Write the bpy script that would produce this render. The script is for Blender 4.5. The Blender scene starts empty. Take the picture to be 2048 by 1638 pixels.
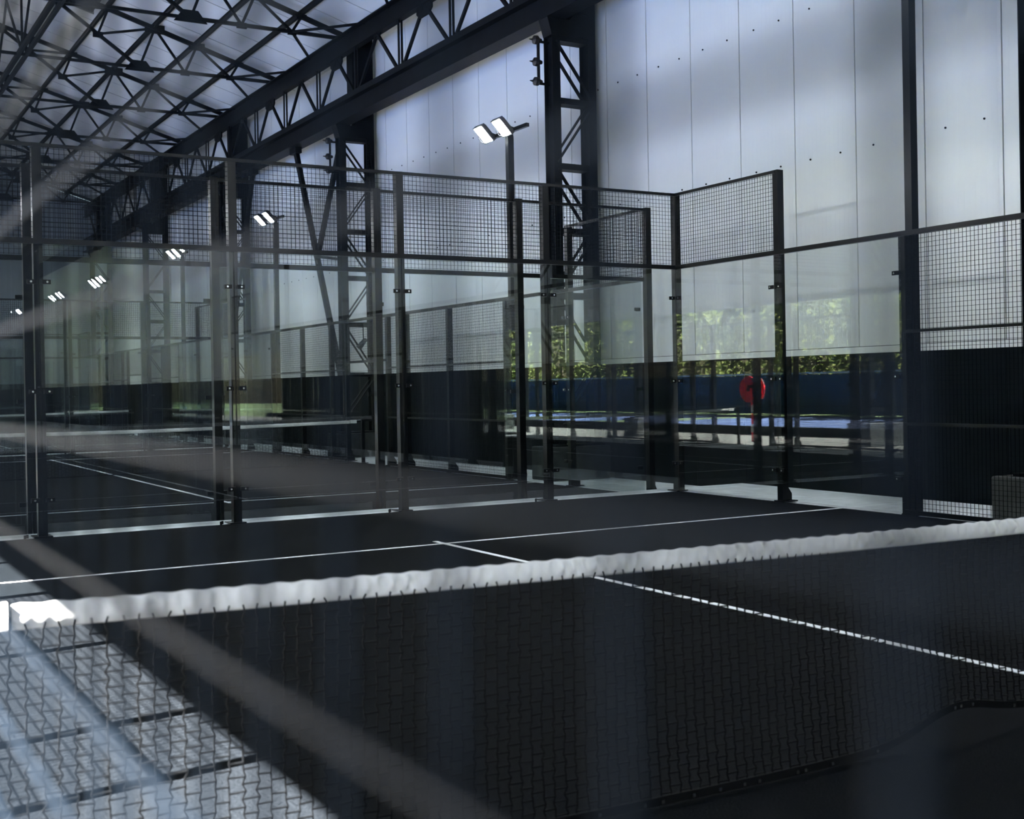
import bpy, bmesh, math, random
from mathutils import Vector, Matrix
rnd = random.Random(7)
R = math.radians
scene = bpy.context.scene
COL = scene.collection

# ------------------------------------------------------------------ camera
CAM = Vector((-5.12, -3.526, 1.450))
YAW, PITCH, ROLL, FPX, PPX, PPY = 0.54457, -0.0045, -0.017766, 2504.83, 1109.07, 782.06
cam_d = bpy.data.cameras.new('camera')
cam = bpy.data.objects.new('camera', cam_d); COL.objects.link(cam)
_f = Vector((math.sin(YAW) * math.cos(PITCH), math.cos(YAW) * math.cos(PITCH), math.sin(PITCH)))
_r = Vector((math.cos(YAW), -math.sin(YAW), 0)); _u = _r.cross(_f)
_r2 = _r * math.cos(ROLL) + _u * math.sin(ROLL); _u2 = -_r * math.sin(ROLL) + _u * math.cos(ROLL)
cam.matrix_world = Matrix(((_r2.x, _u2.x, -_f.x, CAM.x), (_r2.y, _u2.y, -_f.y, CAM.y), (_r2.z, _u2.z, -_f.z, CAM.z), (0, 0, 0, 1)))
cam_d.sensor_width = 36; cam_d.lens = FPX / 2048 * 36
cam_d.shift_x = -(PPX - 1024) / 2048; cam_d.shift_y = (PPY - 819) / 2048
cam_d.clip_start = 0.01; cam_d.clip_end = 400
cam_d.dof.use_dof = True; cam_d.dof.focus_distance = 14.5; cam_d.dof.aperture_fstop = 4.8
scene.camera = cam

# ------------------------------------------------------------------ sky, sun, exposure
SUN_DIR = Vector((1, .15, -.935)).normalized()
SUN_ELEV = math.asin(-SUN_DIR.z)
world = bpy.data.worlds.new('sky'); scene.world = world; world.use_nodes = True
wn = world.node_tree.nodes; wl = world.node_tree.links
sky = wn.new('ShaderNodeTexSky'); sky.sky_type = 'NISHITA'; sky.sun_disc = False
sky.sun_elevation = SUN_ELEV; sky.sun_rotation = R(278); sky.air_density = 1.3; sky.dust_density = 0.6; sky.ozone_density = 1.2
wl.new(sky.outputs[0], wn['Background'].inputs[0]); wn['Background'].inputs[1].default_value = 0.22
sun_d = bpy.data.lights.new('sun', 'SUN'); sun_d.energy = 450; sun_d.angle = R(.55); sun_d.color = (1, .94, .86)
sun = bpy.data.objects.new('sun', sun_d); COL.objects.link(sun)
sun.rotation_euler = SUN_DIR.to_track_quat('-Z', 'Y').to_euler(); sun.location = (-30, 0, 30)
vs = scene.view_settings
vs.view_transform = 'Standard'; vs.look = 'None'; vs.gamma = 1; vs.use_curve_mapping = False; vs.exposure = 0.12
cy = scene.cycles
cy.max_bounces = 8; cy.diffuse_bounces = 4; cy.glossy_bounces = 4; cy.transmission_bounces = 4; cy.transparent_max_bounces = 32
cy.use_denoising = True; cy.caustics_reflective = False; cy.caustics_refractive = False; cy.sample_clamp_indirect = 6
try: cy.denoiser = 'OPENIMAGEDENOISE'
except Exception: pass

# ------------------------------------------------------------------ materials
MATS = {}
def mat(name, col, rough=.5, metal=0, noise=0, scale=8, bump=0, bscale=40, spec=.5, coat=0):
    m = bpy.data.materials.new(name); m.use_nodes = True; MATS[name] = m
    nt = m.node_tree; b = nt.nodes['Principled BSDF']
    b.inputs['Base Color'].default_value = (*col, 1); b.inputs['Roughness'].default_value = rough; b.inputs['Metallic'].default_value = metal
    b.inputs['Specular IOR Level'].default_value = spec; b.inputs['Coat Weight'].default_value = coat
    tc = nt.nodes.new('ShaderNodeTexCoord')
    if noise:
        n = nt.nodes.new('ShaderNodeTexNoise'); n.inputs['Scale'].default_value = scale; n.inputs['Detail'].default_value = 4
        nt.links.new(tc.outputs['Object'], n.inputs['Vector'])
        r = nt.nodes.new('ShaderNodeValToRGB'); r.color_ramp.elements[0].position = .3; r.color_ramp.elements[1].position = .7
        r.color_ramp.elements[0].color = (*[c * (1 - noise) for c in col], 1); r.color_ramp.elements[1].color = (*[min(1, c * (1 + noise)) for c in col], 1)
        nt.links.new(n.outputs['Fac'], r.inputs['Fac']); nt.links.new(r.outputs['Color'], b.inputs['Base Color'])
    if bump:
        n2 = nt.nodes.new('ShaderNodeTexNoise'); n2.inputs['Scale'].default_value = bscale; n2.inputs['Detail'].default_value = 3
        nt.links.new(tc.outputs['Object'], n2.inputs['Vector'])
        bp = nt.nodes.new('ShaderNodeBump'); bp.inputs['Strength'].default_value = bump; bp.inputs['Distance'].default_value = .01
        nt.links.new(n2.outputs['Fac'], bp.inputs['Height']); nt.links.new(bp.outputs['Normal'], b.inputs['Normal'])
    return m

def ribbed(name, col, rough, period, strength, axis):
    m = mat(name, col, rough, noise=.035, scale=.7)
    nt = m.node_tree; b = nt.nodes['Principled BSDF']
    geo = nt.nodes.new('ShaderNodeNewGeometry'); sx = nt.nodes.new('ShaderNodeSeparateXYZ'); nt.links.new(geo.outputs['Position'], sx.inputs[0])
    mu = nt.nodes.new('ShaderNodeMath'); mu.operation = 'MULTIPLY'; mu.inputs[1].default_value = 2 * math.pi / period; nt.links.new(sx.outputs[axis], mu.inputs[0])
    si = nt.nodes.new('ShaderNodeMath'); si.operation = 'SINE'; nt.links.new(mu.outputs[0], si.inputs[0])
    po = nt.nodes.new('ShaderNodeMath'); po.operation = 'SMOOTH_MAX'; po.inputs[1].default_value = .55; po.inputs[2].default_value = .4; nt.links.new(si.outputs[0], po.inputs[0])
    bp = nt.nodes.new('ShaderNodeBump'); bp.inputs['Strength'].default_value = strength; bp.inputs['Distance'].default_value = .004
    nt.links.new(po.outputs[0], bp.inputs['Height']); nt.links.new(bp.outputs['Normal'], b.inputs['Normal'])
    return m

ribbed('wall_sheet', (.68, .69, .68), .42, .0814, .5, 'Y')
ribbed('roof_sheet', (.56, .58, .59), .5, .19, .3, 'Y')
mat('dark_cladding', (.0020, .0038, .0056), .55, noise=.3, scale=3, bump=.1, spec=.05)
mat('backing', (.015, .017, .02), .8, noise=.2)
mat('black_steel', (.0026, .0036, .0052), .5, noise=.35, scale=4, bump=.15, bscale=25, spec=.03)
mat('fence_paint', (.0016, .0022, .0032), .28, noise=.25, scale=6, spec=.13)
mat('wire_paint', (.0016, .0026, .0042), .55, noise=.2, spec=.017).node_tree.nodes['Principled BSDF'].inputs['Specular Tint'].default_value = (.55, .78, 1, 1)
mat('steel_bolt', (.55, .58, .6), .25, metal=1, noise=.1)
mat('concrete', (.60, .64, .665), .85, noise=.13, scale=5, bump=.25, bscale=60)
mat('concrete_block', (.018, .021, .022), .9, noise=.35, scale=6, bump=.6, bscale=30)
mat('line_paint', (.80, .82, .85), .8, noise=.06, scale=60)
mat('net_tape', (.60, .615, .625), .6, noise=.05, scale=20)
mat('net_cord', (.0016, .002, .0026), .7, noise=.2, scale=50, spec=.05)
mat('lamp_housing', (.03, .033, .038), .4, noise=.1)
mat('red_paint', (.55, .010, .020), .35, noise=.12, scale=5)
mat('white_paint', (.75, .76, .77), .5, noise=.06)
mat('blue_acrylic', (.025, .06, .19), .8, noise=.08, scale=2)
mat('teal_screen', (.020, .055, .085), .85, noise=.2, scale=4)
mat('apron', (.185, .185, .18), .9, noise=.12, scale=4)
mat('lawn_green', (.05, .085, .018), .9, noise=.4, scale=6, bump=.5, bscale=20)
mat('bark', (.07, .05, .035), .9, noise=.3, scale=10, bump=.6)
mat('ceramic', (.010, .010, .011), .4, noise=.1, spec=.1)
mat('end_sheet', (.16, .19, .22), .6, noise=.08, scale=1)
mat('galvanised', (.16, .175, .19), .5, metal=.6, noise=.2, scale=12)

def turf_mat():
    m = bpy.data.materials.new('turf'); m.use_nodes = True; MATS['turf'] = m
    nt = m.node_tree; b = nt.nodes['Principled BSDF']; N = nt.nodes; L = nt.links
    tc = N.new('ShaderNodeTexCoord')
    n1 = N.new('ShaderNodeTexNoise'); n1.inputs['Scale'].default_value = 90; n1.inputs['Detail'].default_value = 4; n1.inputs['Roughness'].default_value = .8
    n2 = N.new('ShaderNodeTexNoise'); n2.inputs['Scale'].default_value = .9; n2.inputs['Detail'].default_value = 3
    for n in (n1, n2): L.new(tc.outputs['Object'], n.inputs['Vector'])
    r = N.new('ShaderNodeValToRGB'); r.color_ramp.elements[0].position = .35; r.color_ramp.elements[1].position = .68
    r.color_ramp.elements[0].color = (.0002, .0008, .0016, 1); r.color_ramp.elements[1].color = (.0080, .0100, .0128, 1)
    L.new(n1.outputs['Fac'], r.inputs['Fac'])
    mx = N.new('ShaderNodeMixRGB'); mx.blend_type = 'MULTIPLY'; mx.inputs[0].default_value = .5
    L.new(r.outputs['Color'], mx.inputs[1]); L.new(n2.outputs['Fac'], mx.inputs[2]); L.new(mx.outputs[0], b.inputs['Base Color'])
    b.inputs['Roughness'].default_value = .75; b.inputs['Specular IOR Level'].default_value = .02
    bp = N.new('ShaderNodeBump'); bp.inputs['Strength'].default_value = .9; bp.inputs['Distance'].default_value = .012
    L.new(n1.outputs['Fac'], bp.inputs['Height']); L.new(bp.outputs['Normal'], b.inputs['Normal'])
turf_mat()

def glass_mat():
    m = bpy.data.materials.new('tempered_glass'); m.use_nodes = True; MATS['glass'] = m
    nt = m.node_tree; N = nt.nodes; L = nt.links
    N.remove(N['Principled BSDF']); out = N['Material Output']
    lw = N.new('ShaderNodeLayerWeight'); lw.inputs['Blend'].default_value = .5
    p = N.new('ShaderNodeMath'); p.operation = 'POWER'; p.inputs[1].default_value = 5; L.new(lw.outputs['Facing'], p.inputs[0])
    ma = N.new('ShaderNodeMath'); ma.operation = 'MULTIPLY_ADD'; ma.inputs[1].default_value = .95; ma.inputs[2].default_value = .042; L.new(p.outputs[0], ma.inputs[0])
    tr = N.new('ShaderNodeBsdfTransparent'); tr.inputs[0].default_value = (.955, .975, .97, 1)
    gl = N.new('ShaderNodeBsdfGlossy'); gl.inputs['Roughness'].default_value = 0; gl.inputs['Color'].default_value = (.95, .98, 1, 1)
    tc = N.new('ShaderNodeTexCoord'); no = N.new('ShaderNodeTexNoise'); no.inputs['Scale'].default_value = 1.1; no.inputs['Detail'].default_value = 1
    L.new(tc.outputs['Object'], no.inputs['Vector'])
    bp = N.new('ShaderNodeBump'); bp.inputs['Strength'].default_value = .035; bp.inputs['Distance'].default_value = .01
    L.new(no.outputs['Fac'], bp.inputs['Height']); L.new(bp.outputs['Normal'], gl.inputs['Normal'])
    mx = N.new('ShaderNodeMixShader'); L.new(ma.outputs[0], mx.inputs[0]); L.new(tr.outputs[0], mx.inputs[1]); L.new(gl.outputs[0], mx.inputs[2])
    L.new(mx.outputs[0], out.inputs['Surface'])
glass_mat()

def led_mat():
    m = bpy.data.materials.new('led_face'); m.use_nodes = True; MATS['led'] = m
    N = m.node_tree.nodes; L = m.node_tree.links; b = N['Principled BSDF']
    tc = N.new('ShaderNodeTexCoord'); v = N.new('ShaderNodeTexVoronoi'); v.inputs['Scale'].default_value = 30
    L.new(tc.outputs['Object'], v.inputs['Vector'])
    ma = N.new('ShaderNodeMath'); ma.operation = 'MULTIPLY_ADD'; ma.inputs[1].default_value = -140; ma.inputs[2].default_value = 540
    L.new(v.outputs['Distance'], ma.inputs[0]); L.new(ma.outputs[0], b.inputs['Emission Strength'])
    b.inputs['Emission Color'].default_value = (.92, .965, 1, 1)
led_mat()

def leaf_mat(name, c1, c2):
    m = bpy.data.materials.new(name); m.use_nodes = True; MATS[name] = m
    N = m.node_tree.nodes; L = m.node_tree.links; N.remove(N['Principled BSDF'])
    geo = N.new('ShaderNodeTexCoord'); no = N.new('ShaderNodeTexNoise'); no.inputs['Scale'].default_value = 3; L.new(geo.outputs['Object'], no.inputs['Vector'])
    r = N.new('ShaderNodeValToRGB'); r.color_ramp.elements[0].position = .35; r.color_ramp.elements[1].position = .65
    r.color_ramp.elements[0].color = (*c1, 1); r.color_ramp.elements[1].color = (*c2, 1); L.new(no.outputs['Fac'], r.inputs['Fac'])
    d = N.new('ShaderNodeBsdfDiffuse'); t = N.new('ShaderNodeBsdfTranslucent')
    L.new(r.outputs['Color'], d.inputs['Color']); L.new(r.outputs['Color'], t.inputs['Color'])
    mx = N.new('ShaderNodeMixShader'); mx.inputs[0].default_value = .5; L.new(d.outputs[0], mx.inputs[1]); L.new(t.outputs[0], mx.inputs[2])
    L.new(mx.outputs[0], N['Material Output'].inputs['Surface'])
leaf_mat('leaf', (.035, .055, .015), (.16, .175, .065))

# ------------------------------------------------------------------ mesh helpers
class MB:
    """collects boxes, bars and tubes; build() links them as one mesh object"""
    def __init__(s): s.v = []; s.f = []
    def quad(s, *p):
        i = len(s.v); s.v += [tuple(q) for q in p]; s.f.append(tuple(range(i, i + len(p)))); return s
    def box(s, lo, hi):
        x0, y0, z0 = lo; x1, y1, z1 = hi; i = len(s.v)
        s.v += [(x0, y0, z0), (x1, y0, z0), (x1, y1, z0), (x0, y1, z0), (x0, y0, z1), (x1, y0, z1), (x1, y1, z1), (x0, y1, z1)]
        s.f += [(i, i+3, i+2, i+1), (i+4, i+5, i+6, i+7), (i, i+1, i+5, i+4), (i+1, i+2, i+6, i+5), (i+2, i+3, i+7, i+6), (i+3, i, i+4, i+7)]
        return s
    def bar(s, a, b, w, h=None, up=(0, 0, 1), caps=True):
        a, b = Vector(a), Vector(b); h = w if h is None else h; d = (b - a).normalized(); up = Vector(up)
        if abs(d.dot(up)) > .98: up = Vector((0, 1, 0)) if abs(d.y) < .9 else Vector((1, 0, 0))
        x = d.cross(up).normalized() * (w / 2); y = x.cross(d).normalized() * (h / 2); i = len(s.v)
        for p in (a, b): s.v += [tuple(p - x - y), tuple(p + x - y), tuple(p + x + y), tuple(p - x + y)]
        s.f += [(i, i+1, i+5, i+4), (i+1, i+2, i+6, i+5), (i+2, i+3, i+7, i+6), (i+3, i, i+4, i+7)]
        if caps: s.f += [(i+3, i+2, i+1, i), (i+4, i+5, i+6, i+7)]
        return s
    def tube(s, a, b, r, n=10, r2=None, caps=True):
        a, b = Vector(a), Vector(b); r2 = r if r2 is None else r2; d = (b - a).normalized()
        x = d.orthogonal().normalized(); y = d.cross(x); i = len(s.v)
        for p, q in ((a, r), (b, r2)):
            for k in range(n):
                t = 2 * math.pi * k / n; s.v.append(tuple(p + x * (q * math.cos(t)) + y * (q * math.sin(t))))
        for k in range(n): s.f.append((i + k, i + (k + 1) % n, i + n + (k + 1) % n, i + n + k))
        if caps: s.f += [tuple(i + k for k in reversed(range(n))), tuple(i + n + k for k in range(n))]
        return s
    def prism(s, pts, axis, t0, t1):
        """pts: 2-D outline, extruded along axis (0 x, 1 y, 2 z)"""
        def P(q, t): return (t, q[0], q[1]) if axis == 0 else (q[0], t, q[1]) if axis == 1 else (q[0], q[1], t)
        n = len(pts); i = len(s.v)
        s.v += [P(q, t0) for q in pts] + [P(q, t1) for q in pts]
        s.f += [tuple(i + k for k in range(n)), tuple(i + n + k for k in reversed(range(n)))]
        for k in range(n): s.f.append((i + k, i + n + k, i + n + (k + 1) % n, i + (k + 1) % n))
        return s
    def mesh(s, name, m):
        me = bpy.data.meshes.new(name); me.from_pydata(s.v, [], s.f)
        bm = bmesh.new(); bm.from_mesh(me); bmesh.ops.recalc_face_normals(bm, faces=bm.faces); bm.to_mesh(me); bm.free()
        me.materials.append(MATS[m]); return me
    def build(s, name, m, parent=None):
        o = bpy.data.objects.new(name, s.mesh(name, m)); COL.objects.link(o)
        if parent is not None: o.parent = parent
        return o

def bevel(o, w=.004, seg=1):
    b = o.modifiers.new('bevel', 'BEVEL'); b.width = w; b.segments = seg; b.limit_method = 'ANGLE'; return o
def tag(o, label, cat, group=None):
    o['label'] = label; o['category'] = cat
    if group: o['group'] = group
    return o
def struct(o, label=None):
    o['kind'] = 'structure'
    if label: o['label'] = label
    return o
def stuff(o): o['kind'] = 'stuff'; return o
def empty(name, loc=(0, 0, 0), rz=0):
    e = bpy.data.objects.new(name, None); COL.objects.link(e); e.location = loc; e.rotation_euler = (0, 0, rz); e.empty_display_size = .2; return e
def put(name, me, parent, loc=(0, 0, 0), rot=(0, 0, 0), scale=None):
    o = bpy.data.objects.new(name, me); COL.objects.link(o); o.parent = parent; o.location = loc; o.rotation_euler = rot
    if scale: o.scale = scale
    return o

# ------------------------------------------------------------------ the hall
Y0, Y1 = -52.0, 53.0
XW, XL = 6.55, -7.35           # right wall face, left wall outer face
RX, RZ = -0.4, 11.62           # ridge
ROOF_S = .303
def roof_z(x): return RZ - ROOF_S * abs(x - RX)
EAVE_R, EAVE_L = XW + .2, XL - .25

fl = MB(); STEP = 10.57
fl.box((-5.03, Y0, -.30), (XW + .2, STEP, -.012)); fl.box((-5.03, STEP, -.40), (XW + .2, Y1 + .2, -.112))
floor = struct(fl.build('floor', 'concrete'), 'pale grey concrete slab around the courts, stepping down behind the near one')

wk = MB().box((-7.6, Y0, -.30), (-5.03, STEP, -.012)).box((-7.6, STEP, -.40), (-5.03, Y1 + .2, -.112)).build('walkway', 'apron')
struct(wk, 'sunlit concrete walkway between the courts and the open side')
# right wall: dark lower cladding and light ribbed sheets above, each sheet its own piece
wall_r = struct(MB().box((XW + .03, Y0, -.4), (XW + .16, Y1, roof_z(XW) + .1)).build('wall_right', 'backing'), 'long wall of pale ribbed metal sheets over a black base')
PW = 1.14; PH0 = 13.88 - 1.14 * 57
sheet = MB().box((0, .009, 1.88), (.035, PW - .009, roof_z(XW) + .02)).mesh('wall_panel', 'wall_sheet')
low = MB().box((.0, .003, -.112), (.035, PW - .003, 1.79)).mesh('lower_panel', 'dark_cladding')
scr = MB().tube((0, 0, 0), (-.012, 0, 0), .013, 8).mesh('screw', 'black_steel')
k = 0
while PH0 + k * PW < Y1:
    y = PH0 + k * PW; k += 1
    if y < Y0: continue
    p = put('wall_panel', sheet, wall_r, (XW, y, 0)); put('lower_panel', low, wall_r, (XW, y, 0))
    if 3 < y < 30:
        for z in (4.41, 6.42):
            for q in (.27, .82): put('screw', scr, p, (0, q + rnd.uniform(-.02, .02), z))
struct(MB().box((XW - .004, Y0, 1.79), (XW + .035, Y1, 1.872)).build('trim_1', 'wall_sheet'), 'pale metal drip trim along the foot of the light sheets')

# end wall and the wall behind the camera
for nm, ya, yb, s in (('wall_back', Y1, Y1 + .15, -1), ('wall_front', Y0 - .15, Y0, 1)):
    w = MB().prism([(EAVE_L, -.4), (EAVE_R, -.4), (EAVE_R, roof_z(EAVE_R)), (RX, RZ + .05), (EAVE_L, roof_z(EAVE_L))], 1, ya, yb).build(nm, 'backing')
    struct(w, 'gabled end wall of the hall clad in pale upright sheets')
    yf = ya if s < 0 else yb
    x = XL + .2
    while x < XW - .1:
        x2 = min(x + PW, XW)
        if nm == 'wall_back':
            MB().prism([(x + .006, 1.9), (x2 - .006, 1.9), (x2 - .006, roof_z(x2)), (x + .006, roof_z(x))] if not x < RX < x2 else [(x + .006, 1.9), (x2 - .006, 1.9), (x2 - .006, roof_z(x2)), (RX, RZ), (x + .006, roof_z(x))], 1, yf - .03, yf).build('wall_panel', 'end_sheet', w)
            MB().box((x + .003, yf - .03, -.112), (x2 - .003, yf, 1.9)).build('lower_panel', 'dark_cladding', w)
        x = x2

# left wall: open below, sheets above
ZO = 3.51
wall_l = struct(MB().box((XL, Y0, ZO), (XL + .15, Y1, roof_z(XL))).build('wall_left', 'backing'), 'upper wall over the open side of the hall')
sheet_l = MB().box((0, .006, ZO + .01), (.03, PW - .006, roof_z(XL) - .02)).mesh('wall_panel', 'wall_sheet')
y = Y0
while y < Y1 - .3:
    put('wall_panel', sheet_l, wall_l, (XL + .15, y, 0)); y += PW

light_block_l = MB().box((0, .004, -.112), (.04, PW - .004, ZO)).mesh('lower_panel', 'dark_cladding'); y = 38.0  # unseen dark panels, added to shut out daylight and darken the far end
while y < Y1 - .3:
    put('lower_panel', light_block_l, wall_l, (XL + .08, y, 0)); y += PW
# roof: sloping sheets on both sides of the ridge
roof = struct(MB().quad((RX, Y0, RZ + .06), (EAVE_R, Y0, roof_z(EAVE_R) + .06), (EAVE_R, Y1, roof_z(EAVE_R) + .06), (RX, Y1, RZ + .06))
    .quad((EAVE_R, Y0, roof_z(EAVE_R) + .16), (RX, Y0, RZ + .16), (RX, Y1, RZ + .16), (EAVE_R, Y1, roof_z(EAVE_R) + .16))
    .quad((RX, Y1, RZ + .06), (EAVE_L, Y1, roof_z(EAVE_L) + .06), (EAVE_L, Y0, roof_z(EAVE_L) + .06), (RX, Y0, RZ + .06))
    .quad((RX, Y0, RZ + .16), (EAVE_L, Y0, roof_z(EAVE_L) + .16), (EAVE_L, Y1, roof_z(EAVE_L) + .16), (RX, Y1, RZ + .16))
    .build('ceiling', 'backing'), 'pitched roof of pale metal sheets seen from below')
def slab(xa, xb, t=.035):
    g = .020; m = MB()
    return m.prism([(xa, roof_z(xa)), (xb, roof_z(xb)), (xb, roof_z(xb) + t), (xa, roof_z(xa) + t)], 1, g, PW - g)
rs_r = slab(RX, EAVE_R).mesh('roof_panel', 'roof_sheet'); rs_l = slab(EAVE_L, RX).mesh('roof_panel', 'roof_sheet')
y = Y0
while y < Y1 - .3:
    put('roof_panel', rs_r, roof, (0, y, 0)); put('roof_panel', rs_l, roof, (0, y, 0)); y += PW

# ------------------------------------------------------------------ steelwork
BAY = 9.4; COLY = [14.2 + BAY * i for i in range(-1, 5)]
XA, XB = 5.68, 6.38
ORD = ['nearest', 'second', 'third', 'fourth', 'fifth', 'sixth', 'seventh', 'eighth', 'ninth', 'tenth', 'eleventh', 'twelfth']
def ibeam(a, b, h, w, t, name, m, parent, up=(0, 0, 1)):
    a, b, up = Vector(a), Vector(b), Vector(up); mb = MB()
    mb.bar(a, b, t, h - 2 * t, up); off = up * (h / 2 - t / 2)
    mb.bar(a + off, b + off, w, t, up); mb.bar(a - off, b - off, w, t, up)
    return mb.build(name, m, parent)

def lattice_column(y, side, label, group):
    """side +1: by the right wall, -1: on the open side (mirrored about the ridge)"""
    X = (lambda x: x) if side > 0 else (lambda x: 2 * RX - x)
    zb = -.012 if y < STEP else -.112
    root = empty('lattice_column', (X(6.03), y, zb)); tag(root, label, 'column', group)
    def L(x, dy, z): return (X(x) - X(6.03), dy, z - zb)
    def add(nm, a, b, w, h, m='black_steel', up=(0, 1, 0)): return MB().bar(L(*a), L(*b), w, h, up).build(nm, m, root)
    lo = [L(5.36, -.36, zb), L(6.48, .36, .44)]
    bevel(MB().box([min(a, b) for a, b in zip(*lo)], [max(a, b) for a, b in zip(*lo)]).build('concrete_pedestal', 'concrete_block', root), .02, 2)
    MB().box(*[tuple(f(a, b) for a, b in zip(L(5.5, -.2, .44), L(6.46, .2, .47))) for f in (min, max)]).build('base_plate', 'black_steel', root)
    for x, zt in ((XA, 7.50), (XB, 9.6)):
        c = MB(); a, b = Vector(L(x, 0, .45)), Vector(L(x, 0, zt))
        c.bar(a, b, .012, .26, (0, 1, 0))
        for dy in (-.13, .13): c.bar(a + Vector((0, dy, 0)), b + Vector((0, dy, 0)), .15, .014, (0, 1, 0))
        c.build('chord', 'black_steel', root)
    zs = [7.19, 6.15, 5.07, 4.0, 2.93, 1.78, .75]
    for i, z in enumerate(zs):
        MB().box(*[tuple(f(a, b) for a, b in zip(L(XA + .07, -.12, z - .05), L(XB - .07, .12, z + .05))) for f in (min, max)]).build('strut', 'black_steel', root)
    for i in range(len(zs) - 1):
        a, b = (XA, XB) if i % 2 == 0 else (XB, XA)
        for dy in (-.125, .125): add('diagonal', (a, dy, zs[i] - .06), (b, dy, zs[i + 1] + .06), .014, .085)
    # head: deep plate under the crane beam and solid upper shaft
    br = [(X(5.52) - X(6.03), 7.5 - zb), (X(5.60) - X(6.03), 7.22 - zb), (X(6.45) - X(6.03), 7.22 - zb), (X(6.45) - X(6.03), 7.62 - zb), (X(6.05) - X(6.03), 7.62 - zb), (X(5.95) - X(6.03), 7.5 - zb)]
    MB().prism(br, 1, -.14, .14).build('head_bracket', 'black_steel', root)
    MB().box(*[tuple(f(a, b) for a, b in zip(L(5.93, -.17, 7.62), L(6.30, .17, 9.5))) for f in (min, max)]).build('upper_shaft', 'black_steel', root)
    for z in (8.3, 9.0): add('tie_plate', (6.0, 0, z), (6.4, 0, z), .3, .02)
    return root
for i, y in enumerate(COLY):
    lattice_column(y, 1, {0: 'steel lattice column at the right edge, only its concrete foot showing', 1: 'tall black lattice column between the two near courts', 2: 'black lattice column with a V brace beside the second net',
                          3: 'black lattice column beyond the second net', 4: 'black lattice column beside the third court', 5: 'farthest black lattice column at the end wall'}[i], 'lattice columns along the pale wall')
LCOL = [-.9 + BAY * i for i in range(-1, 6)]
for i, y in enumerate(LCOL):
    lattice_column(y, -1, 'dark lattice column on the open side, %s along the hall' % ORD[i], 'lattice columns on the open side')

# crane runway beams and girder trusses
for side in (1, -1):
    X = (lambda x: x) if side > 0 else (lambda x: 2 * RX - x)
    where = 'over the pale wall side' if side > 0 else 'over the open side'
    cb = empty('crane_beam', (X(XA), 0, 7.5)); tag(cb, 'long black crane runway beam ' + where, 'beam')
    ya, yb = (Y0 + 2, Y1 - .1)
    MB().bar((0, ya, .0125), (0, yb, .0125), .36, .025).build('lower_flange', 'black_steel', cb)
    MB().bar((0, ya, .23), (0, yb, .23), .02, .41).build('web', 'black_steel', cb)
    MB().bar((0, ya, .445), (0, yb, .445), .30, .025).build('upper_flange', 'black_steel', cb)
    g = empty('girder_truss', (X(5.62), 0, 8.02)); tag(g, 'black lattice girder of upright and slanted bars ' + where, 'girder')
    zt, zb = 9.02 - 8.02, 0
    MB().bar((0, ya, zb), (0, yb, zb), .14, .10).build('bottom_chord', 'black_steel', g)
    tc = MB(); tc.bar((0, ya, 9.22 - 8.02), (0, yb, 9.22 - 8.02), .02, .40); tc.bar((0, ya, 9.42 - 8.02), (0, yb, 9.42 - 8.02), .26, .03); tc.bar((0, ya, 9.02 - 8.02), (0, yb, 9.02 - 8.02), .16, .03)
    tc.build('top_chord', 'black_steel', g)
    if side > 0:
        y = 14.2 - 9.4 + 4.7
        n = 0
        while y < Y1 - 2.4:
            # per module of 2.35 m: a V of two slanted bars and an upright
            MB().bar((0, y, zt), (0, y + 1.05, zb), .07, .05, (1, 0, 0)).build('web_bar', 'black_steel', g)
            MB().bar((0, y + 1.30, zb), (0, y + 2.35, zt), .07, .05, (1, 0, 0)).build('web_bar', 'black_steel', g)
            up = MB()
            for dx in (-.035, .035): up.bar((dx, y + 1.175, zb), (dx, y + 1.175, zt), .02, .07, (0, 1, 0))
            up.build('upright', 'black_steel', g)
            MB().prism([(y - .22, zt + .02), (y + .22, zt + .02), (y + .12, zt - .12), (y - .12, zt - .12)], 0, -.012, .012).build('gusset', 'black_steel', g)
            if n % 2 == 0:
                MB().prism([(y - .34, zt + .05), (y + .34, zt + .05), (y + .34, zt - .14), (y + .2, zt - .24), (y - .2, zt - .24), (y - .34, zt - .14)], 0, -.02, .02).build('gusset', 'black_steel', g)
            y += 2.35; n += 1

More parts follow.
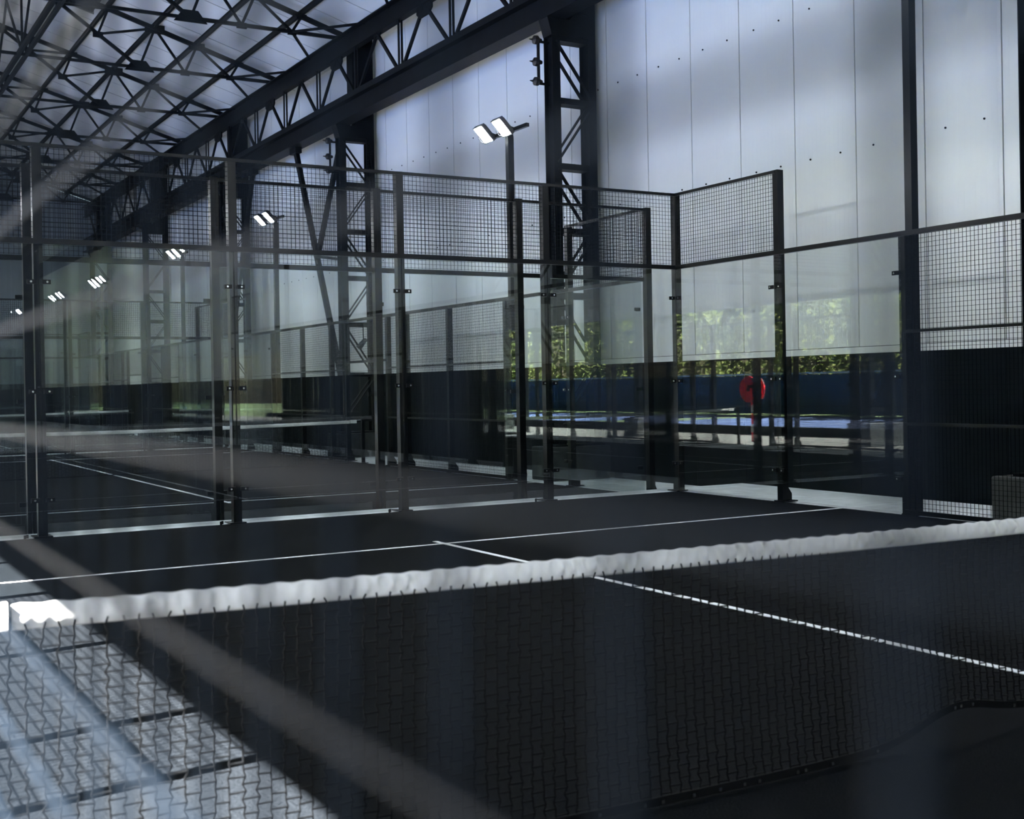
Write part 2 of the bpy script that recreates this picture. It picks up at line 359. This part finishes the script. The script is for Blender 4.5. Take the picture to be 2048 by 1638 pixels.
# fan-shaped roof trusses
TRY = [14.2 - 4.7 + 4.7 * i for i in range(0, 10)]
def rz_(x): return roof_z(x) - .16
def roof_truss(y, label):
    root = empty('roof_truss', (RX, y, 9.51)); tag(root, label, 'truss', 'roof trusses')
    def P(x, z): return (x - RX, 0, z - 9.51)
    def bar(nm, a, b, w, h=None): return MB().bar(P(*a), P(*b), w, h or w, (0, 1, 0)).build(nm, 'black_steel', root)
    for s in (1, -1):
        X = lambda x: RX + s * (x - RX)
        T = [(X(x), rz_(x)) for x in (5.84, 4.80, 3.73, 2.69, 1.58, .55)]; Rg = (RX, rz_(RX))
        B1, B2, S = (X(4.57), 9.51), (X(3.42), 9.51), (X(2.30), 9.51)
        bar('top_chord', T[0], Rg, .10, .09); 
        bar('bottom_chord', (X(5.84), 9.51), S, .075)
        def on(f): return (S[0] + (RX - S[0]) * f, S[1] + (rz_(RX) - S[1]) * f)
        M1, M2 = on(.36), on(.68)
        bar('inner_chord', S, Rg, .075)
        for a, b in ((T[1], B1), (B1, T[2]), (T[2], B2), (B2, T[3]), (T[3], S), (T[3], M1), (M1, T[4]), (T[4], M2), (M2, T[5])):
            bar('web_bar', a, b, .055, .05)
        for c, w, h in ((B1, .10, .10), (B2, .11, .11), (M1, .12, .12), (M2, .10, .10), (T[1], .12, .10), (T[2], .20, .15), (T[3], .24, .18), (T[4], .14, .11)):
            q = P(*c); MB().prism([(q[0] - w, q[2] - h * .7), (q[0] + w, q[2] - h * .7), (q[0] + w, q[2] + h * .5), (q[0] - w, q[2] + h * .5)], 1, -.02, .02).build('gusset', 'black_steel', root)
        q = P(*S); MB().prism([(q[0] - .36, -.09), (q[0] + .36, -.09), (q[0] + .16, .17), (q[0] - .16, .17)], 1, -.02, .02).build('splice_plate', 'black_steel', root)
    bar('tie', (2 * RX - 2.30, 9.51), (2.30, 9.51), .065)
    bar('hanger', (RX, 9.51), (RX, rz_(RX)), .05)
    q = P(RX, rz_(RX)); MB().prism([(q[0] - .3, q[2] - .25), (q[0] + .3, q[2] - .25), (q[0] + .35, q[2] - .08), (q[0], q[2] + .04), (q[0] - .35, q[2] - .08)], 1, -.02, .02).build('ridge_plate', 'black_steel', root)
    return root
for i, y in enumerate(TRY):
    roof_truss(y, 'black fan-shaped roof truss under the pale roof, %s from the camera' % ORD[i])
for i, x in enumerate((4.80, 3.73, 2.69, 1.58, .55, -1.35, -2.4, -3.5)):
    p = empty('purlin', (x, 0, rz_(x) + .08))
    ibeam((0, Y0 + 1, 0), (0, Y1 - .1, 0), .12, .07, .012, 'purlin_bar', 'black_steel', p)
    tag(p, 'black purlin running the length of the roof, %s from the pale wall' % ORD[i].replace('nearest', 'first'), 'purlin', 'roof purlins')
rb = empty('ridge_brace', (RX, 0, 9.51)); tag(rb, 'double tie beam hung along the middle of the roof', 'beam')
for dx in (-.09, .09): MB().bar((dx, 2, 0), (dx, Y1 - .2, 0), .07, .10).build('tie_bar', 'black_steel', rb)
for i in range(len(TRY) - 1):
    a, b = TRY[i], TRY[i + 1]
    for s in (0, 1):
        ya, yb = (a, b) if s == 0 else (b, a)
        MB().bar((0, (a + b) / 2, 1.9), (0, ya, .03), .05).build('sway_bar', 'black_steel', rb)
# slim stays between truss feet and the girder
for i in range(2, len(TRY) - 1):
    y = TRY[i]
    st = empty('roof_stay', (4.57, y, 9.51)); tag(st, 'pair of slim stays from the %s roof truss to the lattice girder' % ORD[i], 'stay', 'roof stays')
    for yy in (y - 1.7, y + 1.7): MB().bar((0, 0, 0), (5.62 - 4.57, yy - y, -.1), .05).build('stay_bar', 'black_steel', st)

vh = empty('roof_hatch', (.75, 28.2, roof_z(.75) - .02)); tag(vh, 'dark framed hatch hanging under the roof at the upper left', 'hatch')
MB().prism([(-.62, .19), (.62, -.19), (.62, -.29), (-.62, .09)], 1, -.95, .95).build('cover', 'dark_cladding', vh)
for ya in (-.97, .93): MB().prism([(-.66, .2), (.66, -.2), (.66, -.33), (-.66, .07)], 1, ya, ya + .04).build('frame_bar', 'galvanised', vh)
# portal braces in the bay between the second and third columns
for i, (yc, s) in enumerate(((23.6, 1), (33.0, -1))):
    b = empty('portal_brace', (5.68, yc, 1.4)); tag(b, ('V-shaped black brace rising from the column beside the second net', 'V-shaped black brace leaning from the column beyond the second net')[i], 'brace', 'portal braces')
    MB().bar((0, s * .16, .2), (0, s * 2.95, 5.95), .16, .09, (1, 0, 0)).build('long_brace', 'black_steel', b)
    MB().bar((0, s * .18, 5.45), (0, s * 1.62, 3.2), .15, .08, (1, 0, 0)).build('short_brace', 'black_steel', b)
    MB().bar((0, s * .16, 3.05), (0, s * 1.6, 3.25), .06, .09, (1, 0, 0)).build('stay', 'black_steel', b)
    MB().box((-.08, s * 3.0 - .22, 5.95), (.08, s * 3.0 + .22, 6.095)).build('foot_plate', 'black_steel', b)

# trolley-wire insulator brackets on two columns
for i, y in enumerate((14.2, 23.6)):
    b = empty('insulator_bracket', (5.42, y, 6.75)); tag(b, ('pipe bracket with ceramic insulators on the near lattice column', 'pipe bracket with three ceramic insulators on the braced column')[i], 'bracket', 'insulator brackets')
    MB().tube((0, 0, -.35), (0, 0, .42), .025, 8).build('pipe', 'black_steel', b)
    for z in (-.33, .36): MB().tube((0, 0, z), (.2, 0, z), .022, 8).build('arm', 'black_steel', b)
    for z in (-.3, .02, .38):
        m = MB(); prof = [(-.17, .006), (-.11, .02), (-.08, .07), (-.02, .075), (.02, .04), (.06, .03)]
        for (a, ra), (c, rc) in zip(prof, prof[1:]): m.tube((a, 0, z), (c, 0, z), ra, 10, rc, caps=False)
        m.build('insulator', 'ceramic', b)
# perforated cable tray and small spotlight on the braced column
ct = empty('cable_tray', (6.28, 23.38, 3.0)); tag(ct, 'perforated upright cable tray on the braced column', 'cable tray')
m = MB()
for dx in (-.055, .055): m.bar((dx, 0, -.6), (dx, 0, 4.2), .016, .05)
for q in range(80): m.bar((-.055, 0, -.58 + q * .06), (.055, 0, -.56 + q * .06), .006, .022)
stuff(m.build('perforated_web', 'black_steel', ct))
sp = empty('spotlight', (6.05, 23.35, 2.45)); tag(sp, 'small dark spotlight hanging on the braced column', 'spotlight')
MB().tube((0, 0, .5), (0, 0, .12), .012, 6).build('stem', 'black_steel', sp)
MB().tube((.06, 0, .14), (-.12, 0, -.06), .05, 10, .075).build('lamp_head', 'lamp_housing', sp)

# ------------------------------------------------------------------ courts
def turf(cy_, z, label, nm='turf_court'):
    root = empty(nm, (0, cy_, z)); tag(root, label, 'court surface', 'playing surfaces')
    zb = (-.012 if cy_ < 5 else -.112) - z
    MB().box((-5, -10, zb), (5, 10, 0)).build('turf_carpet', 'turf', root)
    for s in (1, -1):
        MB().box((-5, s * 6.95 - .025, -.004), (5, s * 6.95 + .025, .003)).build('service_line', 'line_paint', root)
    MB().box((-.025, -7.15, -.004), (.025, 7.15, .0035)).build('centre_line', 'line_paint', root)
turf(0, 0, 'near black artificial turf court with white lines and sun on its left edge')
turf(20.8, -.10, 'second black turf court behind the near glass wall')
turf(41.6, -.05, 'third black turf court at the far end')

# shared meshes of the enclosure, local frame: x along the wall, y outward, z up
PANE_T = .012
pane_me = MB().box((.006, 0, .02), (1.994, PANE_T, 2.975)).mesh('glass_pane', 'glass')
def clamp_me():
    m = MB().box((0, -.016, -.023), (.085, -.001, .023)); n = len(m.f)
    m.tube((.05, -.015, 0), (.05, -.026, 0), .011, 8); me = m.mesh('clamp', 'fence_paint'); me.materials.append(MATS['steel_bolt'])
    for p in list(me.polygons)[n:]: p.material_index = 1
    return me
clamp_mesh = clamp_me()
def post_me(h, foot=True):
    m = MB(); w = .045
    m.box((-w, .016, 0), (w, .022, h)); m.box((-w, .104, 0), (w, .110, h)); m.box((-.006, .022, 0), (.006, .104, h))
    m.box((-w, .022, 0), (-w + .006, .104, h)); m.box((w - .006, .022, 0), (w, .104, h)); m.box((-w, .016, h - .004), (w, .110, h))
    if foot:
        m.box((-.09, .0, 0), (.09, .22, .012))
        m.prism([(.11, 0), (.20, 0), (.20, .09), (.15, .16), (.11, .30)], 0, -.006, .006)
    return m
post4 = post_me(4.0).mesh('post', 'fence_paint'); post3 = post_me(3.0).mesh('post', 'fence_paint'); post3b = post_me(3.0, False).mesh('post', 'fence_paint')
anchor_me = MB().tube((0, 0, 0), (0, 0, .035), .012, 6).mesh('anchor_bolt', 'black_steel')
WS = .05
def wires(x0, x1, z0, z1, px=.0, pz=.0, t=.004, y=.027):
    m = MB(); x = x0 + ((px - x0) % WS)
    while x < x1: m.bar((x, y, z0), (x, y, z1), t, t, (0, 1, 0), caps=False); x += WS
    z = z0 + ((pz - z0) % WS)
    while z < z1: m.bar((x0, y + t, z), (x1, y + t, z), t, t, (0, 1, 0), caps=False); z += WS
    return m
strip_me = wires(0, 2, 3.04, 3.97, .02, .0).mesh('mesh_strip', 'wire_paint'); 
side_me = {}
def side_wires(w):
    if w not in side_me: side_me[w] = wires(0, w, .03, 2.98, .012, .033).mesh('wire_mesh', 'wire_paint')
    return side_me[w]
lint_me = wires(0, 2.2, 2.14, 2.97, .012, .033).mesh('wire_mesh', 'wire_paint')
bar_cache = {}
def rail(parent, s0, s1, z, h, nm='rail', y0=.0, y1=.05):
    key = (round(s1 - s0, 3), h, y0, y1)
    if key not in bar_cache: bar_cache[key] = MB().box((0, y0, -h / 2), (s1 - s0, y1, h / 2)).mesh('rail', 'fence_paint')
    return put(nm, bar_cache[key], parent, (s0, 0, z))

def add_pane(root, s, detail=True):
    p = put('glass_pane', pane_me, root, (s, 0, 0))
    if detail:
        for z in (.38, 1.48, 2.59):
            for x, r in ((.0, 0), (2.0, math.pi)):
                put('clamp', clamp_mesh, p, (x + (.028 if r == 0 else -.028), 0, z), (0, 0, 0), (1, 1, 1) if r == 0 else (-1, 1, 1))
    return p
def anchors(root, s):
    for dx in (-.16, -.13): put('anchor_bolt', anchor_me, root, (s + dx, .12 + (dx + .16) * 1.5, -.012))

def end_wall(loc, rz, label, detail=True):
    root = empty('glass_end_wall', loc, rz); tag(root, label, 'glass wall', 'glass end walls')
    for i in range(6):
        if 0 < i < 5: put('post', post4, root, (2 * i, 0, 0)); anchors(root, 2 * i)
    for s in (-.062, 10.062): put('corner_post', post4, root, (s, .0, 0))
    for i in range(5):
        add_pane(root, 2 * i, detail)
        stuff(put('mesh_strip', strip_me, root, (2 * i, 0, 0)))
    rail(root, -.05, 10.05, 3.005, .055); rail(root, -.05, 10.05, 3.98, .036, 'top_rail', .01, .045)
    return root
def side_wall(loc, rz, label, near_panel=None, detail=True):
    root = empty('court_side_wall', loc, rz); tag(root, label, 'court fence', 'court side walls')
    for s in (0, 2, 16, 18): add_pane(root, s, detail)
    for s in (2, 18): put('post', post4, root, (s, 0, 0))
    for s in (4, 6.15, 8, 8.9, 11.1, 12, 13.85, 16): put('post', post3b if s in (4, 16) else post3, root, (s, 0, 0))
    for s in (0, 18):
        stuff(put('mesh_strip', strip_me, root, (s, 0, 0))); rail(root, s, s + 2, 3.98, .036, 'top_rail', .01, .045)
    rail(root, 0, 20, 3.005, .055)
    for s0, s1 in ((4, 6.15), (6.15, 8), (8, 8.9), (11.1, 12), (12, 13.85), (13.85, 16)):
        for z, h in ((.03, .05), (.97, .032), (1.96, .032)): rail(root, s0, s1, z, h, 'rail', .004, .026)
        if near_panel == s0:
            p = MB().box((.0, .002, .0), (.012, .02, 2.98)).box((1.838, .002, 0), (1.85, .02, 2.98)).build('mesh_panel', 'fence_paint', root); p.location = (s0, 0, 0)
            vw = MB().tube((0, .027, .03), (0, .027, 2.98), .0016, 8, caps=False).mesh('wire', 'wire_paint'); hw = MB().tube((0, .0315, 0), (1.85, .0315, 0), .0016, 8, caps=False).mesh('wire', 'wire_paint')
            x = .012
            while x < 1.84: put('wire', vw, p, (x, 0, 0)); x += WS
            z = .033
            while z < 2.98: put('wire', hw, p, (0, 0, z)); z += WS
        else:
            stuff(put('wire_mesh', side_wires(s1 - s0), root, (s0, 0, 0)))
    rail(root, 8.9, 11.1, 2.12, .05, 'lintel'); stuff(put('wire_mesh', lint_me, root, (8.9, 0, 0)))
    return root

for ci, (yc, z, wh) in enumerate(((0, 0, 'near'), (20.8, -.10, 'second'), (41.6, -.05, 'third'))):
    end_wall((-5, yc + 10, z), 0, 'glass wall with mesh top at the far end of the %s court' % wh)
    if ci: end_wall((5, yc - 10, z), math.pi, 'glass wall with mesh top at the near end of the %s court' % wh)
    side_wall((5, yc + 10, z), -math.pi / 2, 'glass and wire mesh side of the %s court along the pale wall' % wh)
    side_wall((-5, yc - 10, z), math.pi / 2, 'glass and wire mesh side of the %s court along the open side%s' % (wh, ', its wires blurred before the lens' if ci == 0 else ''), near_panel=6.15 if ci == 0 else None)

# ------------------------------------------------------------------ nets
def net(yc, z0, label, fine):
    root = empty('padel_net', (0, yc, z0 + .005)); tag(root, label, 'net', 'court nets')
    rn = random.Random(int(yc) + 3)
    def top(x): return .845 + .055 * (abs(x) / 4.7) ** 1.6
    def bot(x):
        if not fine: return .02
        b = .017
        b += .075 * math.exp(-((x + 1.15) / .28) ** 2) + .045 * (1 / (1 + math.exp(-(x + 1.2) / .12)))
        return b
    def lean(x, t): return (-.011 * max(0, (t - .8) / .2) if fine else 0) - .03 * (1 - t) ** 3 * (1 + .6 * math.sin(x * 2.1)) + .012 * math.sin(x * 1.3 + t * 3)
    # tape
    n = 1240 if fine else 320; e = 4.65; rows = [0, .12, .3, .5, .72, .9, 1.0]; v = []; f = []
    ph = [0]
    for i in range(n + 1): ph.append(ph[-1] + rn.uniform(.6, 1.4))
    for i in range(n + 1):
        x = -e + 2 * e * i / n; zt = top(x); w = 2 * math.pi * x / (.043 if fine else .09) + .25 * math.sin(ph[i] * .05)
        for side in (0, 1):
            for q in rows:
                a = .011 * min(1, (4.75 - abs(x)) / .8) * math.sin(math.pi * min(1, max(0, (q - .25) / .75))) * (1 + .5 * math.sin(x * 9 + 2))
                off = a * (.8 * math.sin(w + (q - .5) * 1.8) + .55 * math.sin(w * .71 + 1 - q * 2) + .4 * math.sin(w * .37 + 2))
                thick = .004 + .006 * math.sin(math.pi * q)
                v.append((x, (-thick if side == 0 else thick) + off, zt - .067 * (1 - q) + (.002 * math.sin(w * .5) if q == 1 else 0)))
    K = len(rows)
    for i in range(n):
        for side in (0, 1):
            for k in range(K - 1):
                a = (i * 2 + side) * K + k; b = ((i + 1) * 2 + side) * K + k
                f.append((a, b, b + 1, a + 1) if side == 0 else (a, a + 1, b + 1, b))
        a0, a1 = (i * 2) * K, (i * 2 + 1) * K; b0, b1 = ((i + 1) * 2) * K, ((i + 1) * 2 + 1) * K
        f.append((a0 + K - 1, b0 + K - 1, b1 + K - 1, a1 + K - 1)); f.append((a0, a1, b1, b0))
    mb = MB(); mb.v = v; mb.f = f; o = mb.build('net_tape', 'net_tape', root)
    for p in o.data.polygons: p.use_smooth = True
    for s in (-1, 1):
        MB().box((min(s * 4.66, s * 4.80), -.014, .835), (max(s * 4.66, s * 4.80), .014, .905)).build('end_strap', 'net_tape', root)
        MB().tube((s * 4.7, 0, .89), (s * 4.95, 0, .905), .005, 6).build('net_cable', 'steel_bolt', root)
        pm = MB().box((s * 4.94 - .03, -.03, .0), (s * 4.94 + .03, .03, .95)); pm.box((s * 4.94 - .08, -.08, 0), (s * 4.94 + .08, .08, .012)); pm.build('net_post', 'fence_paint', root)
    # knotted cords
    m = MB(); W = .041 if fine else .06; t = .0040 if fine else .004; xs = [-4.7 + W * i for i in range(int(9.4 / W) + 1)]
    def pt(x, q):     # q: 0 bottom, 1 top
        zt, zb = top(x) - .05, bot(x); return Vector((x, lean(x, q), zb + (zt - zb) * q))
    nr = int(.80 / W)
    jit = {}
    def node(i, k):
        if (i, k) not in jit: jit[(i, k)] = (rn.uniform(-.10, .10) * W, rn.uniform(-.08, .08) / nr)
        dx, dq = jit[(i, k)]
        x = xs[i] + dx + (.07 * W if (i + k) % 2 else -.07 * W)
        return pt(min(max(x, -4.72), 4.72), min(1, max(0, k / (2 * nr) + dq * .5)))
    for i in range(len(xs)):
        for k in range(2 * nr):
            m.bar(node(i, k), node(i, k + 1), t, t, (0, 1, 0), caps=False)
    for i in range(len(xs) - 1):
        for k in range((i % 2), 2 * nr - 1, 2): m.bar(node(i, k), node(i + 1, k), t * 1.2, t * 1.2, (0, 1, 0), caps=False)
    stuff(m.build('net_cords', 'net_cord', root))
    # hem cord along the foot
    h = MB(); xs2 = [-4.72 + .04 * i for i in range(237)]
    for a, b in zip(xs2, xs2[1:]):
        h.bar((a, lean(a, 0), bot(a)), (b, lean(b, 0), bot(b)), .012 if fine else .01, .03 if fine else .015, (0, 0, 1), caps=False)
    h.build('hem_cord', 'net_cord', root)
    if fine:
        for i in range(46):
            x = -3.4 + i * .085 + rn.uniform(-.04, .04)
            if rn.random() < .55: MB().box((x - .006, lean(x, 0) - .016, bot(x) - .006), (x + .006, lean(x, 0) - .008, bot(x) + .006)).build('hem_tie', 'steel_bolt', root)
net(0, 0, 'near black net with a crumpled white tape across the foreground', True)
net(20.8, -.10, 'second court net with white tape seen through the glass', False)
net(41.6, -.05, 'third court net with thin white tape far at the left', False)

# ------------------------------------------------------------------ floodlight poles
def flood_pole(x, y, z, inward, label):
    root = empty('floodlight_pole', (x, y, z)); tag(root, label, 'floodlight', 'floodlight poles')
    i = inward
    m = MB().box((-.05, -.05, 0), (.05, .05, 5.86)); m.box((-.11, -.11, 0), (.11, .11, .015)); m.build('pole', 'fence_paint', root)
    MB().bar((0, -.62, 5.83), (0, .68, 5.83), .06, .06).build('crossbar', 'fence_paint', root)
    MB().tube((.05 * -i, -.03, 1.5), (.056 * -i, -.03, 5.75), .012, 6).build('cable', 'net_cord', root)
    for yy in (-.12, .52):
        fl_ = empty('floodlight', (i * .20, yy, 5.86)); fl_.parent = root
        a = R(46) * i                        # tilt the face inward and down
        rot = Matrix.Rotation(-a, 4, 'Y')
        def T(p): return tuple(rot @ Vector(p))
        h = MB(); h.box((-.17, -.16, -.02), (.17, .16, .045)); h.v = [T(p) for p in h.v]; h.build('lamp_body', 'lamp_housing', fl_)
        fins = MB()
        for q in range(7): fins.box((-.13, -.12 + q * .04 - .004, .045), (.13, -.12 + q * .04 + .004, .075))
        fins.v = [T(p) for p in fins.v]; fins.build('cooling_fins', 'lamp_housing', fl_)
        e = MB(); e.box((-.15, -.125, -.026), (.15, .125, -.019)); e.v = [T(p) for p in e.v]; e.build('lamp_lens', 'led', fl_)
        MB().bar((-i * .2, 0, -.03), (-i * .02, 0, .02), .10, .03, (0, 1, 0)).build('bracket', 'fence_paint', fl_)
        c = MB(); pts = [(-i * .2, .1, -.06), (-i * .1, .12, -.13), (i * .02, .08, -.12), (i * .1, .02, -.06)]
        for a_, b_ in zip(pts, pts[1:]): c.tube(a_, b_, .007, 5)
        c.build('lead', 'net_cord', fl_)
n = 0
for yc, z, wh in ((0, 0, 'near'), (20.8, -.10, 'second'), (41.6, -.05, 'third')):
    zb = -.012 if yc == 0 else -.112
    for s, en in ((6, 'far'), (-6, 'near')):
        yy = yc + s
        if yy > -5: flood_pole(5.16 + .02, yy + (.0 if s < 0 else -.0), zb, -1, 'black floodlight pole on the pale wall side, %s half of the %s court' % (en, wh))
        flood_pole(-5.26, yy, zb, 1, 'black floodlight pole on the open side, %s half of the %s court' % (en, wh))
for i, y in enumerate((-6, -14.8, -26.8, -35.6, -47.6)):
    flood_pole(5.18, y, -.012, -1, 'floodlight pole behind the viewpoint, %s one, mirrored in the glass' % ORD[i])

# fire hose reel by the open side, mirrored in the side glass
hr = empty('fire_hose_reel', (-6.2, 21.7, -.112)); tag(hr, 'red fire hose reel on a striped stand, mirrored in the side glass', 'hose reel')
MB().tube((.13, 0, 1.37), (.16, 0, 1.37), .335, 36).build('reel_disc', 'red_paint', hr)
rim = MB()
for q in range(36):
    a, b = 2 * math.pi * q / 36, 2 * math.pi * (q + 1) / 36
    rim.tube((.165, .325 * math.cos(a), 1.37 + .325 * math.sin(a)), (.165, .325 * math.cos(b), 1.37 + .325 * math.sin(b)), .014, 6)
rim.build('reel_rim', 'red_paint', hr)
MB().tube((-.12, 0, 1.37), (-.09, 0, 1.37), .335, 36).build('reel_disc', 'red_paint', hr)
MB().tube((-.09, 0, 1.37), (.13, 0, 1.37), .2, 24).build('hose_coil', 'net_cord', hr)
MB().tube((.16, 0, 1.37), (.2, 0, 1.37), .05, 14).build('hub', 'fence_paint', hr)
MB().box((-.05, -.05, 0), (.05, .05, 1.2)).build('stand', 'red_paint', hr)
for z in (.25, .75): MB().box((-.054, -.054, z), (.054, .054, z + .22)).build('band', 'white_paint', hr)

# ------------------------------------------------------------------ outdoors on the open side
struct(MB().box((-120, -130, -.5), (-7.6, 140, -.13)).build('ground', 'lawn_green'), 'green lawn outside the open side')
struct(MB().box((-9.3, -60, -.2), (-7.6, 80, -.113)).build('path', 'apron'), 'sunlit concrete path along the open side')
for i, (ya, yb) in enumerate(((-26, 4), (8, 38), (42, 72))):
    oc = empty('outdoor_court', (-16.5, (ya + yb) / 2, -.13)); tag(oc, 'blue outdoor court with white lines, %s beyond the open side' % ORD[i], 'court surface', 'blue outdoor courts')
    h = (yb - ya) / 2
    MB().box((-6, -h, 0), (7.0, h, .04)).build('blue_surface', 'blue_acrylic', oc)
    for x in (-4.1, 4.1, 0): MB().box((x - .03, -h + 3, .035), (x + .03, h - 3, .045)).build('court_line', 'line_paint', oc)
    for y in (-h + 3, -6, 6, h - 3): MB().box((-4.1, y - .03, .036), (4.1, y + .03, .046)).build('court_line', 'line_paint', oc)
kb = MB().box((-9.30, -50, -.13), (-9.05, 75, .14)).build('kerb_wall', 'dark_cladding'); struct(kb, 'low dark kerb wall between path and blue courts')
of = empty('boundary_fence', (-23.2, 20, -.13)); tag(of, 'dark teal windbreak fence beyond the blue courts', 'fence')
for q in range(33):
    MB().tube((0, -80 + q * 5, 0), (0, -80 + q * 5, 1.95), .035, 8).build('post', 'fence_paint', of)
    if q < 32: MB().box((-.01, -80 + q * 5 + .04, .1), (.005, -75 + q * 5 - .04, 1.85)).build('windbreak_panel', 'teal_screen', of)
MB().bar((0, -80, 1.92), (0, 80, 1.92), .06, .07).build('top_rail', 'white_paint', of)
def tree(x, y, h, w, seed):
    r = random.Random(seed); root = empty('hedge_tree', (x, y, -.13)); tag(root, 'leafy sunlit hedge tree beyond the blue courts, mirrored in the glass', 'tree', 'hedge trees outside')
    MB().tube((0, 0, 0), (.1, .1, h * .6), .14, 8, .06).build('trunk', 'bark', root)
    m = MB()
    for _ in range(2200):
        a, b = r.uniform(0, 2 * math.pi), r.uniform(-1, 1); q = r.uniform(.55, 1) ** .5
        c = Vector((math.cos(a) * math.sqrt(1 - b * b) * w * q, math.sin(a) * math.sqrt(1 - b * b) * w * q, h * .53 + b * h * .47 * q))
        u = Vector((r.uniform(-1, 1), r.uniform(-1, 1), r.uniform(-1, 1))).normalized(); v = u.orthogonal().normalized(); s = r.uniform(.12, .26)
        m.quad(c - u * s, c + v * s * .5, c + u * s, c - v * s * .5)
    stuff(m.build('foliage', 'leaf', root))
for i in range(24):
    tree(-26.5 + rnd.uniform(-1, 1), -18 + i * 4.6 + rnd.uniform(-.12, .12), rnd.uniform(6.0, 8.0), rnd.uniform(1.95, 2.15), i)
